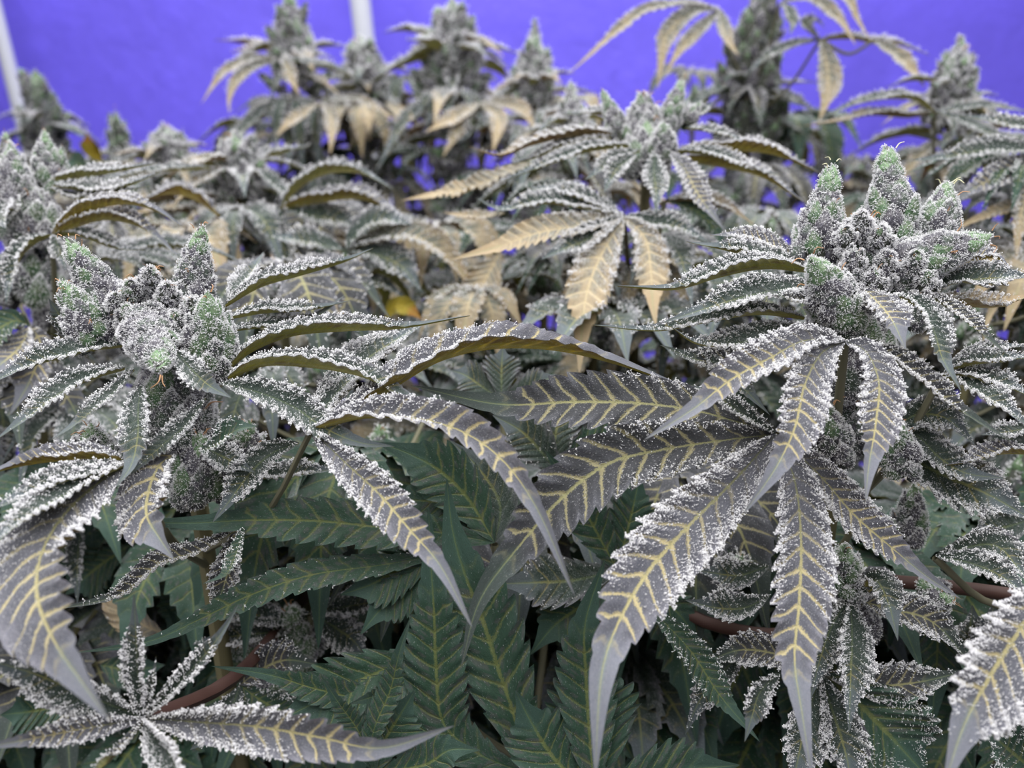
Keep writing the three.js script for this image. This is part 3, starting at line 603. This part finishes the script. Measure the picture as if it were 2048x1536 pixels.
// ---------------------------------------------------------------- low side branch, lower left
{
  const p = plantAt('shaded low plant with pale greenish buds behind the bottom left rosette', 590, 1280, .43, 5, 1.15, .004);
  const H = { ...HERO, rows: 4, tex: 'frost', frost: .7, reach: 1.05 };
  p.pbud(590, 1300, .41, 585, 1215, .39, 56, { n: 30, pist: 5, green: .9, frost: .8 });
  p.pbud(500, 1290, .41, 490, 1215, .395, 50, { n: 28, pist: 7, green: .9, frost: .8 });
  p.pbud(520, 1220, .43, 525, 1150, .42, 56, { n: 26, pist: 5, green: .5, frost: .8 });
  p.pbud(560, 1370, .41, 555, 1300, .395, 48, { n: 22, pist: 3, green: .7, frost: .7 });
  p.fan(620, 1225, .395, [
    [28, .385, [680, 1215, 740, 1205, 800, 1195], { face: .6, fold: .6 }],
    [36, .38, [670, 1255, 710, 1285, 740, 1330], { face: .8, fold: .4 }],
    [30, .40, [660, 1190, 700, 1160, 740, 1140], { face: .8, fold: .5 }],
    [30, .39, [560, 1260, 480, 1270, 380, 1290], { face: .5, fold: .5 }],
    [28, .39, [570, 1240, 480, 1225, 390, 1240], { face: .5, fold: .5 }],
  ], H);
  p.fan(480, 1370, .37, [
    [36, .35, [460, 1420, 430, 1460, 380, 1500], { tex: 'frost', face: .9, fold: .3, frost: .5 }],
    [40, .36, [520, 1400, 580, 1430, 640, 1450], { tex: 'green', face: .9, fold: .3, frost: .3 }],
    [40, .36, [520, 1340, 570, 1320, 640, 1330], { tex: 'dark', face: .8, fold: .3, frost: .3 }],
  ], H);
  p.sugar(34, .42, .42, [330, 1270, 270, 1240, 240, 1200, 250, 1150], { ...H, tex: 'cream', frost: .05, face: .9 });
  p.sugar(26, .44, .44, [400, 1260, 385, 1220, 370, 1180], { ...H, tex: 'gold', frost: 0, face: .9 });
  p.sugar(44, .44, .43, [420, 1130, 380, 1200, 330, 1280], { ...H, tex: 'green', frost: 0, face: .9 });
  p.sugar(50, .45, .44, [260, 1090, 200, 1130, 130, 1190], { ...H, tex: 'green', frost: 0, face: .9 });
  p.sugar(20, .43, .42, [165, 1020, 155, 1120, 155, 1210], { ...H, tex: 'frost', frost: .5, face: .7, fold: .6 });
  p.sugar(40, .42, .41, [200, 1330, 260, 1340, 330, 1330], { ...H, tex: 'green', frost: 0, face: .9 });
  p.sugar(50, .40, .38, [150, 1400, 80, 1420, 0, 1430], { ...H, tex: 'green', frost: 0, face: .9 });
  p.done();
}
// ---------------------------------------------------------------- middle distance
const MID = { rows: 3, cols: 3, frost: .9, tex: 'frost' };
{
  const p = plantAt('frosty plant half cut by the left edge behind the front left one', 55, 470, .475, 6, 1.25);
  p.pbud(30, 420, .46, 22, 283, .455, 42, { n: 34, pist: 4, green: .25 });
  p.pbud(92, 385, .475, 90, 255, .475, 32, { n: 30, pist: 3, green: .4 });
  p.pbud(5, 380, .49, 12, 255, .49, 24, { n: 24, pist: 1 });
  p.pbud(112, 370, .48, 125, 290, .48, 20, { n: 18, pist: 1 });
  p.pbud(60, 480, .47, 60, 380, .46, 66, { n: 32, pist: 3, green: .1, blunt: .25 });
  p.pbud(60, 600, .48, 60, 470, .475, 60, { n: 30, pist: 3, green: .2, blunt: .25 });
  p.pbud(120, 640, .49, 115, 550, .48, 50, { n: 24, pist: 3, green: .3, blunt: .3 });
  p.sugar(24, .455, .43, [25, 390, 12, 420, 8, 440, 12, 458], { ...MID, face: 1, fold: .3, reach: 1 });
  p.sugar(18, .46, .44, [45, 385, 35, 400, 25, 430, 15, 450], { ...MID, face: .9, fold: .5, reach: 1 });
  p.sugar(20, .47, .46, [100, 358, 170, 350, 230, 342, 315, 326], { ...MID, face: .2, fold: .6, reach: 1 });
  p.sugar(22, .465, .45, [105, 370, 160, 378, 230, 378, 320, 345], { ...MID, face: .3, fold: .5, reach: 1 });
  p.sugar(16, .465, .45, [100, 375, 150, 395, 220, 385, 300, 372], { ...MID, face: .3, fold: .5, reach: 1 });
  p.fan(103, 468, .44, [
    [24, .425, [140, 440, 190, 415, 250, 405, 310, 420, 368, 455], { face: .1, fold: .8, reach: .8, tex: 'vein' }],
    [24, .43, [150, 450, 210, 436, 275, 450, 320, 480, 358, 515], { face: .1, fold: .8, reach: .8, tex: 'vein' }],
    [24, .42, [70, 482, 42, 510, 22, 560, 12, 610], { face: .2, fold: .8, reach: 1 }],
    [18, .43, [115, 490, 125, 515, 132, 540], { face: .6, fold: .6, reach: 1 }],
    [22, .45, [160, 470, 230, 495, 290, 500], { face: .2, fold: .6, reach: 1 }],
  ], MID);
  p.fan(60, 650, .44, [
    [44, .41, [40, 690, 10, 720, -40, 760], { tex: 'vein', face: .9, fold: .2, reach: .6 }],
    [40, .42, [30, 640, -10, 660, -60, 690], { tex: 'green', face: .8, fold: .2, frost: .1 }],
    [36, .42, [80, 690, 60, 760, 20, 830], { tex: 'vein', face: .9, fold: .2, frost: .2 }],
  ], MID);
  for (let i = 0; i < 7; i++) p.grow(p.onStem(at(60, 620 + i * 75, .47).y), rr(0, 6.28), rr(.03, .06), rr(.07, .1), { ...MID, rows: 2, cols: 2, frost: .3, tex: i % 2 ? 'green' : 'frost', reach: 1 });
  p.done();
}
{
  const p = plantAt('sharp mid-distance plant with cream drooping leaves, right of centre', 1295, 330, .53, 7, 1.3);
  p.pbud(1248, 290, .52, 1200, 172, .52, 26, { n: 28, pist: 1, green: .5 });
  p.pbud(1330, 260, .525, 1368, 152, .525, 26, { n: 28, pist: 3, green: .5 });
  p.pbud(1290, 290, .525, 1285, 185, .52, 42, { n: 34, pist: 9, green: .05, blunt: .3 });
  p.pbud(1326, 310, .50, 1326, 245, .485, 29, { n: 28, pist: 0, green: .4, blunt: .4 });
  p.pbud(1290, 350, .52, 1290, 250, .515, 56, { n: 30, pist: 5, green: .1, blunt: .25 });
  p.pbud(1370, 250, .53, 1400, 205, .53, 20, { n: 16, pist: 0 });
  const S = { ...MID, rows: 4, reach: .9 };
  p.sugar(25, .49, .46, [1310, 305, 1308, 340, 1312, 380, 1312, 428], { ...S, face: 1, fold: .3, reach: 1 });
  p.sugar(24, .49, .455, [1340, 305, 1368, 335, 1398, 390, 1450, 462], { ...S, face: .9, fold: .3, tex: 'vein' });
  p.sugar(22, .49, .47, [1275, 310, 1240, 330, 1220, 360, 1208, 385], { ...S, face: .7, fold: .5 });
  p.sugar(20, .50, .48, [1280, 300, 1230, 320, 1200, 340, 1170, 360], { ...S, face: .5, fold: .5 });
  p.sugar(20, .51, .49, [1270, 290, 1180, 300, 1090, 330, 1000, 365], { ...S, face: .3, fold: .6 });
  p.sugar(20, .52, .50, [1265, 280, 1160, 268, 1060, 290, 1000, 312, 935, 292], { ...S, face: .1, fold: .7, tex: 'tan' });
  p.sugar(18, .52, .51, [1262, 275, 1150, 285, 1050, 322, 985, 335], { ...S, face: .2, fold: .6 });
  p.sugar(20, .50, .48, [1350, 300, 1430, 310, 1490, 335, 1560, 350], { ...S, face: .4, fold: .6 });
  p.sugar(24, .51, .50, [1360, 295, 1440, 298, 1540, 305, 1650, 350], { ...S, face: .1, fold: .85, tex: 'vein' });
  p.sugar(24, .505, .48, [1355, 315, 1440, 330, 1520, 350, 1610, 405], { ...S, face: .1, fold: .85, tex: 'vein' });
  p.sugar(14, .51, .50, [1370, 255, 1420, 262, 1460, 272, 1498, 286], { ...S, face: .4, fold: .4 });
  p.sugar(14, .53, .53, [1370, 245, 1395, 230, 1428, 203], { ...S, face: .5, fold: .4 });
  p.sugar(16, .53, .54, [1260, 270, 1220, 235, 1190, 225, 1120, 230], { ...S, face: .3, fold: .4 });
  p.sugar(16, .53, .55, [1340, 250, 1360, 225, 1380, 190], { ...S, face: .5, fold: .4 });
  p.fan(1248, 432, .475, [
    [42, .43, [1205, 505, 1178, 570, 1166, 640, 1158, 748], { tex: 'cream', face: 1, fold: .15, reach: .5 }],
    [30, .45, [1160, 450, 1075, 465, 990, 495, 900, 520], { tex: 'cream', face: .7, fold: .25, reach: .4 }],
    [26, .47, [1160, 412, 1080, 405, 1000, 418, 950, 395], { tex: 'frost', face: .4, fold: .5, reach: .9 }],
    [22, .48, [1170, 400, 1110, 380, 1050, 375], { tex: 'frost', face: .4, fold: .5, reach: .9 }],
    [34, .44, [1290, 475, 1302, 540, 1305, 600, 1312, 655], { tex: 'cream', face: 1, fold: .3, reach: .55 }],
    [24, .46, [1310, 445, 1360, 455, 1420, 485], { tex: 'frost', face: .6, fold: .4, reach: 1 }],
    [28, .45, [1170, 480, 1120, 500, 1080, 520], { tex: 'frost', face: .7, fold: .4, reach: 1 }],
  ], { ...S, frost: .9 });
  p.fan(1330, 400, .52, [
    [22, .51, [1400, 400, 1460, 420, 1510, 450], { tex: 'tan', face: .3, fold: .5 }],
    [20, .51, [1390, 420, 1430, 460, 1450, 520], { tex: 'green', face: .6, frost: .1 }],
  ], S);
  p.sugar(22, .55, .56, [1060, 325, 1000, 350, 950, 375, 890, 385, 800, 402], { ...S, tex: 'cream', frost: .1, face: .5, fold: .3, crinkle: 2 });
  p.sugar(16, .55, .56, [1010, 425, 960, 435, 930, 432, 885, 425], { ...S, tex: 'cream', frost: .2, face: .4, fold: .3 });
  p.sugar(36, .56, .55, [1000, 505, 975, 550, 955, 590, 935, 625], { ...S, tex: 'cream', frost: .1, face: .95, fold: .1 });
  for (let i = 0; i < 8; i++) p.grow(p.onStem(at(1290, 480 + i * 70, .5).y), rr(-2.2, 2.2), rr(.03, .06), rr(.06, .09), { ...MID, rows: 2, cols: 2, frost: .25, tex: ['green', 'frost', 'tan'][i % 3], reach: 1 });
  p.done();
}
const MFAR = { rows: 2, cols: 2, frost: .4, reach: 1 };
function midPlant(label, x, y, d, seed, R, H, n, o = {}) {
  const p = plantAt(label, x, y + (o.drop || 30), d, seed, o.hair || (d > .9 ? 2.8 : 2.1)), c = at(x, y, d);
  p.cola(c, R, H, n, { frost: .9, green: .2, pist: 1, ...o.cola });
  p.skirt(c.clone().add(V(0, -H * .5, 0)), o.skirt ?? 14, (o.L || .055) * 1.15, { ...MFAR, texs: o.texs || ['frost', 'frost', 'tan'], ...o.sk });
  if (d > .65) p.skirt(c.clone().add(V(0, -H * 1.5, 0)), 12, (o.L || .055) * 1.6, { ...MFAR, cols: 1, frost: .25, wid: .1, texs: o.texs || ['frost', 'dark', 'tan', 'frost'], up0: -.1, up1: .45, droop: .55 });
  const k = o.grow ?? 11;
  for (let i = 0; i < k; i++) { const y2 = c.y - H * 1.1 - .02 - i * (o.step || .032); if (y2 < .25) break; p.grow(p.onStem(y2), (o.az || 0) + i * 2.4 + rr(-.4, .4), rr(.025, .055), rr(.075, .115), { ...MFAR, cols: d > .9 ? 1 : 2, frost: .2, wid: .11, texs: null, tex: (o.fan || ['frost', 'tan', 'green', 'frost'])[i % (o.fan || [1, 2, 3, 4]).length], droop: o.droop || .6, n: rnd() < .5 ? 5 : 7 }); if (i < 7) for (let b = 0; b < 2; b++) { const q = p.onStem(y2).add(V(rr(-.008, .008), 0, .004)); p.bud(q, q.clone().add(V(rr(-.028, .028), .022, rr(-.01, .024))), R * .34, { n: 12, pist: 0, green: .3, frost: .4 }); } }
  if (o.more) o.more(p);
  p.done(); return p;
}
midPlant('blurred pale cola peeking over its leaves right of the tall single spike, left half', 480, 315, .68, 8, .036, .034, 8, { L: .07, skirt: 12, more: p => {
  p.fan(560, 415, .62, [
    [26, .61, [600, 370, 650, 345, 720, 345, 790, 380], { tex: 'frost', face: .1, fold: .7 }],
    [30, .60, [640, 400, 720, 395, 780, 420, 830, 450], { tex: 'vein', face: .1, fold: .7 }],
    [30, .62, [620, 430, 680, 440, 740, 470], { tex: 'frost', face: .6, fold: .4 }],
    [26, .62, [560, 470, 570, 520, 560, 560], { tex: 'frost', face: .8 }],
  ], MFAR);
  p.fan(690, 500, .58, [
    [34, .57, [740, 505, 800, 530, 845, 585], { tex: 'frost', face: .6, fold: .3 }],
    [30, .58, [720, 460, 770, 440, 830, 450], { tex: 'frost', face: .5, fold: .4 }],
    [30, .58, [650, 490, 590, 480, 540, 470], { tex: 'frost', face: .5, fold: .4 }],
    [34, .56, [690, 560, 690, 620, 700, 690], { tex: 'green', face: .8 }],
    [34, .57, [800, 470, 850, 480, 920, 540, 960, 600], { tex: 'tan', face: .4, fold: .4 }],
  ], MFAR);
  p.sugar(40, .56, .55, [600, 575, 640, 595, 680, 610, 720, 640], { ...MFAR, tex: 'cream', frost: .05, face: .7 });
  p.sugar(20, .56, .55, [770, 640, 790, 612, 815, 616, 845, 640], { ...MFAR, tex: 'gold', frost: 0, face: .9 });
  p.sugar(20, .64, .62, [420, 335, 350, 338, 280, 345, 200, 365], { ...MFAR, face: .2 });
  p.sugar(26, .60, .58, [440, 430, 390, 395, 340, 385, 280, 400], { ...MFAR, tex: 'vein', face: .1, fold: .7 });
} });
midPlant('small blurred frosty head of round buds right of the olive spike', 335, 285, .86, 9, .036, .03, 9, { L: .05 });
midPlant('narrow olive green bud spike with an orange dead leaf at its foot', 235, 265, .98, 10, .026, .05, 7, { L: .05, cola: { green: .9, frost: .5 }, skirt: 6, fan: ['tan', 'green'], more: p => {
  p.sugar(18, .9, .88, [205, 325, 185, 300, 172, 265], { ...MFAR, tex: 'gold', frost: 0, face: .9 });
  p.sugar(24, .88, .88, [180, 345, 160, 330, 135, 322], { ...MFAR, tex: 'green', frost: 0, face: .9 });
} });
midPlant('dark blurred plant at the far left beside the leaning white post', 78, 195, 1.25, 11, .05, .07, 10, { L: .075, texs: ['dark', 'green'], cola: { frost: .25, green: .3 }, fan: ['dark', 'green'], grow: 7 });
midPlant('tall blurred plant with hanging tan leaf tips against the wall, left of the middle post', 580, 50, 1.02, 12, .046, .07, 9, { L: .075, droop: 1, grow: 10, cola: { frost: .7, nb: 30 }, more: p => {
  p.fan(560, 118, .96, [
    [14, .93, [500, 120, 450, 145, 425, 175, 402, 208], { tex: 'tan', face: .6, fold: .3 }],
    [14, .92, [510, 135, 475, 160, 460, 195, 458, 228], { tex: 'tan', face: .8, fold: .3 }],
    [14, .93, [575, 130, 585, 160, 600, 192], { tex: 'tan', face: .9, fold: .3 }],
    [14, .95, [620, 125, 660, 130, 700, 145], { tex: 'frost', face: .3 }],
  ], MFAR);
  p.fan(640, 205, .95, [
    [14, .93, [610, 225, 580, 245, 550, 275], { tex: 'cream', face: .7 }],
    [15, .92, [660, 225, 665, 260, 660, 310], { tex: 'cream', face: .9 }],
    [14, .95, [700, 200, 750, 215, 800, 245], { tex: 'tan', face: .4 }],
  ], MFAR);
} });
midPlant('squat blurred plant before the foot of the middle white post', 728, 120, 1.1, 13, .05, .05, 10, { L: .07, droop: .9, fan: ['tan', 'frost', 'green'], more: p => {
  p.sugar(16, 1.0, .97, [725, 200, 735, 225, 740, 265], { ...MFAR, tex: 'cream', frost: 0, face: .9 });
  p.sugar(14, 1.0, .97, [770, 205, 800, 225, 840, 248], { ...MFAR, tex: 'cream', frost: 0, face: .6 });
} });
midPlant('wide-headed blurred plant cut by the top edge, just right of the middle post', 905, 60, 1.0, 14, .056, .06, 10, { L: .085, droop: .7, grow: 9, more: p => {
  p.fan(960, 205, .9, [
    [18, .87, [930, 225, 890, 245, 850, 265], { tex: 'cream', face: .7 }],
    [15, .87, [930, 240, 905, 280, 885, 315], { tex: 'tan', face: .8 }],
    [18, .87, [995, 230, 995, 260, 985, 305], { tex: 'cream', face: .9 }],
    [16, .88, [1040, 215, 1060, 240, 1075, 265], { tex: 'cream', face: .8 }],
  ], MFAR);
} });
midPlant('blurred plant topped by a single upright bud, centre of the back row', 1070, 125, .95, 15, .04, .05, 9, { L: .06, droop: .6, cola: { nb: 34 }, more: p => { p.pbud(1070, 110, .95, 1069, 28, .95, 14, { n: 22, pist: 0, frost: 1 }); } });
midPlant('little frosty head with one pale finger bud, left of the cream-leaved plant', 1142, 225, .68, 16, .024, .025, 6, { L: .05, more: p => { p.pbud(1142, 230, .68, 1142, 158, .68, 17, { n: 24, pist: 0 }); } });
midPlant('tallest dark plant cut by the top edge with long tan drooping leaves', 1510, 90, .88, 17, .055, .11, 14, { L: .07, texs: ['dark', 'frost', 'green'], cola: { frost: .3 }, grow: 11, step: .026, fan: ['dark', 'frost', 'green'], more: p => {
  p.fan(1440, 18, .82, [
    [18, .79, [1370, 8, 1290, 25, 1220, 75, 1135, 150], { tex: 'tan', face: .4, fold: .3 }],
    [20, .78, [1385, 25, 1335, 70, 1322, 120, 1316, 180], { tex: 'tan', face: .8, fold: .3 }],
    [16, .78, [1445, 50, 1455, 80, 1478, 112], { tex: 'tan', face: .9 }],
    [16, .78, [1400, 60, 1360, 100, 1330, 150], { tex: 'tan', face: .7 }],
  ], MFAR);
  p.fan(1640, 78, .80, [
    [25, .76, [1652, 115, 1658, 160, 1650, 200, 1638, 245], { tex: 'tan', face: 1, fold: .15 }],
    [18, .78, [1700, 75, 1750, 85, 1800, 88, 1860, 110], { tex: 'vein', face: .2, fold: .5 }],
    [16, .80, [1590, 90, 1540, 110, 1490, 150], { tex: 'frost', face: .4 }],
    [16, .80, [1610, 50, 1630, 40, 1650, 55], { tex: 'frost', face: .4 }],
  ], MFAR);
  p.fan(1560, 5, .80, [
    [17, .76, [1620, -5, 1665, 30, 1690, 55, 1712, 92], { tex: 'tan', face: .8, fold: .3 }],
    [15, .76, [1640, -25, 1690, -5, 1715, 40, 1742, 82], { tex: 'tan', face: .8, fold: .3 }],
    [14, .77, [1575, 20, 1585, 45, 1580, 70], { tex: 'frost', face: .8 }],
  ], MFAR);
  p.fan(1745, 80, .78, [
    [19, .75, [1785, 105, 1815, 130, 1850, 175], { tex: 'tan', face: .8, fold: .2 }],
  ], MFAR, at(1640, 78, .80));
} });
midPlant('rounded frosty cola by the right edge in front of the violet wall', 1912, 150, .74, 18, .034, .04, 12, { L: .05, droop: .4, hair: 1.8, more: p => {
  p.pbud(1912, 170, .74, 1922, 62, .74, 24, { n: 28, pist: 0, frost: 1 });
  p.fan(1870, 222, .70, [
    [18, .68, [1830, 198, 1780, 195, 1710, 208, 1636, 240], { tex: 'frost', face: .3, fold: .5 }],
    [18, .68, [1820, 232, 1740, 228, 1690, 240, 1605, 252], { tex: 'tan', face: .2, fold: .5 }],
    [17, .66, [1930, 245, 1975, 265, 2060, 290], { tex: 'frost', face: .6, fold: .3 }],
    [16, .68, [1950, 215, 2000, 215, 2070, 225], { tex: 'frost', face: .4 }],
  ], MFAR);
} });
{
  const p = plantAt('plant mostly outside the right edge, long serrated leaves entering above the front cola', 2190, 300, .52, 19, 1.5);
  p.fan(2110, 300, .50, [
    [24, .49, [2040, 298, 1960, 300, 1900, 312, 1815, 322], { tex: 'frost', face: .6, fold: .3 }],
    [26, .49, [2060, 325, 2000, 350, 1950, 375, 1895, 412], { tex: 'vein', face: .8, fold: .2 }],
    [24, .48, [2070, 360, 2045, 420, 2035, 470, 2032, 530], { tex: 'tan', face: .9, fold: .2 }],
    [22, .50, [2060, 260, 2000, 245, 1920, 230], { tex: 'frost', face: .5, fold: .3 }],
  ], { ...MID, frost: .6, reach: 1 });
  p.fan(2120, 420, .50, [[14, .50, [2040, 410, 1960, 435, 1890, 470], { tex: 'cream', face: .6 }], [16, .47, [2000, 590, 1975, 640, 1965, 690], { tex: 'tan', face: .6 }]], { ...MID, frost: .2 });
  for (let i = 0; i < 7; i++) p.grow(p.onStem(at(2150, 420 + i * 80, .52).y), -1.2 + rr(-1, 1), rr(.03, .06), rr(.06, .09), { ...MFAR, tex: ['green', 'frost', 'tan'][i % 3] });
  p.done();
}
// leafy plants that fill the rows between the heads
function filler(label, group, x, y, d, seed, o) {
  const p = plantAt(label, x, y, d, seed, o.hair || 2.4, .004), t = p.top; p.g.userData.group = group;
  for (let k = 0; k < o.n; k++) {
    const y2 = t.y - .004 - k * o.step; if (y2 < .1) break;
    p.grow(p.onStem(y2), k * 2.4 + rr(-.5, .5), rr(.02, .06), rr(...o.L), { rows: 2, cols: o.cols || 1, reach: 1, frost: o.frost, tex: o.tex[Math.floor(rnd() * o.tex.length)], droop: rr(.3, 1), n: 5 + 2 * Math.floor(rnd() * 2), wid: o.wid || .13 });
  }
  p.bud(t.clone().add(V(0, -.02, 0)), t.clone().add(V(0, .014, 0)), .012, { n: 14, pist: 1, green: .5, frost: .6 });
  p.done();
}
const ORD = ['first', 'second', 'third', 'fourth', 'fifth', 'sixth', 'seventh', 'eighth', 'ninth', 'tenth', 'eleventh', 'twelfth', 'thirteenth', 'fourteenth', 'fifteenth', 'sixteenth', 'seventeenth', 'eighteenth'];
const BACK = { n: 18, step: .021, L: [.085, .13], frost: .07, tex: ['frost', 'frost', 'green', 'dark', 'tan', 'dark'] };
[[20, 320, 1.15], [200, 350, 1.05], [410, 345, 1.05], [600, 215, 1.15], [700, 200, 1.25], [800, 190, 1.2], [960, 190, 1.12], [1130, 225, 1.05], [1390, 190, 1.08], [1530, 270, 1.0], [1720, 350, .98], [1860, 350, .92], [2030, 380, .85]]
  .forEach(([x, y, d], i) => filler(ORD[i] + ' leafy stem from the left in the blurred back row before the violet wall', 'leafy stems of the back row', x, y, d, 60 + i, BACK));
const MIDF = { n: 15, step: .019, L: [.07, .115], frost: .1, tex: ['frost', 'frost', 'green', 'tan', 'frost', 'dark', 'frost'], hair: 2 };
[[-50, 560, .58], [60, 760, .5], [230, 480, .66], [420, 490, .68], [560, 560, .56], [640, 760, .5], [700, 450, .76], [850, 480, .68], [970, 590, .57], [1090, 530, .64], [1190, 640, .54], [1330, 620, .58], [1420, 580, .56], [1540, 470, .68], [1900, 480, .6], [1960, 640, .5], [2050, 560, .55]]
  .forEach(([x, y, d], i) => filler(ORD[i] + ' leafy stem from the left in the middle row behind the front plants', 'leafy stems of the middle row', x, y, d, 90 + i, MIDF));
const LOW = { n: 14, step: .02, L: [.075, .125], frost: 0, cols: 2, tex: ['green', 'green', 'dark', 'frost', 'green'], wid: .15, hair: 2 };
[[-20, 880, .5], [180, 930, .48], [400, 1050, .49], [590, 950, .47], [760, 900, .45], [920, 960, .45], [1090, 930, .45], [1270, 940, .45], [1440, 1000, .45], [1620, 1060, .46], [1780, 1090, .45], [1920, 1000, .45], [2040, 950, .45], [2100, 1250, .42]]
  .forEach(([x, y, d], i) => filler(ORD[i] + ' dark leafy stem from the left in the shade beneath the front plants', 'leafy stems in the shade below', x, y, d, 120 + i, LOW));
let tris = 0; scene.traverse(o => { if (o.isMesh && !o.isInstancedMesh) tris += (o.geometry.index ? o.geometry.index.count : o.geometry.attributes.position.count) / 3; });
console.log('hairs', Plant.total, 'tris', tris);
renderer.render(scene, camera);
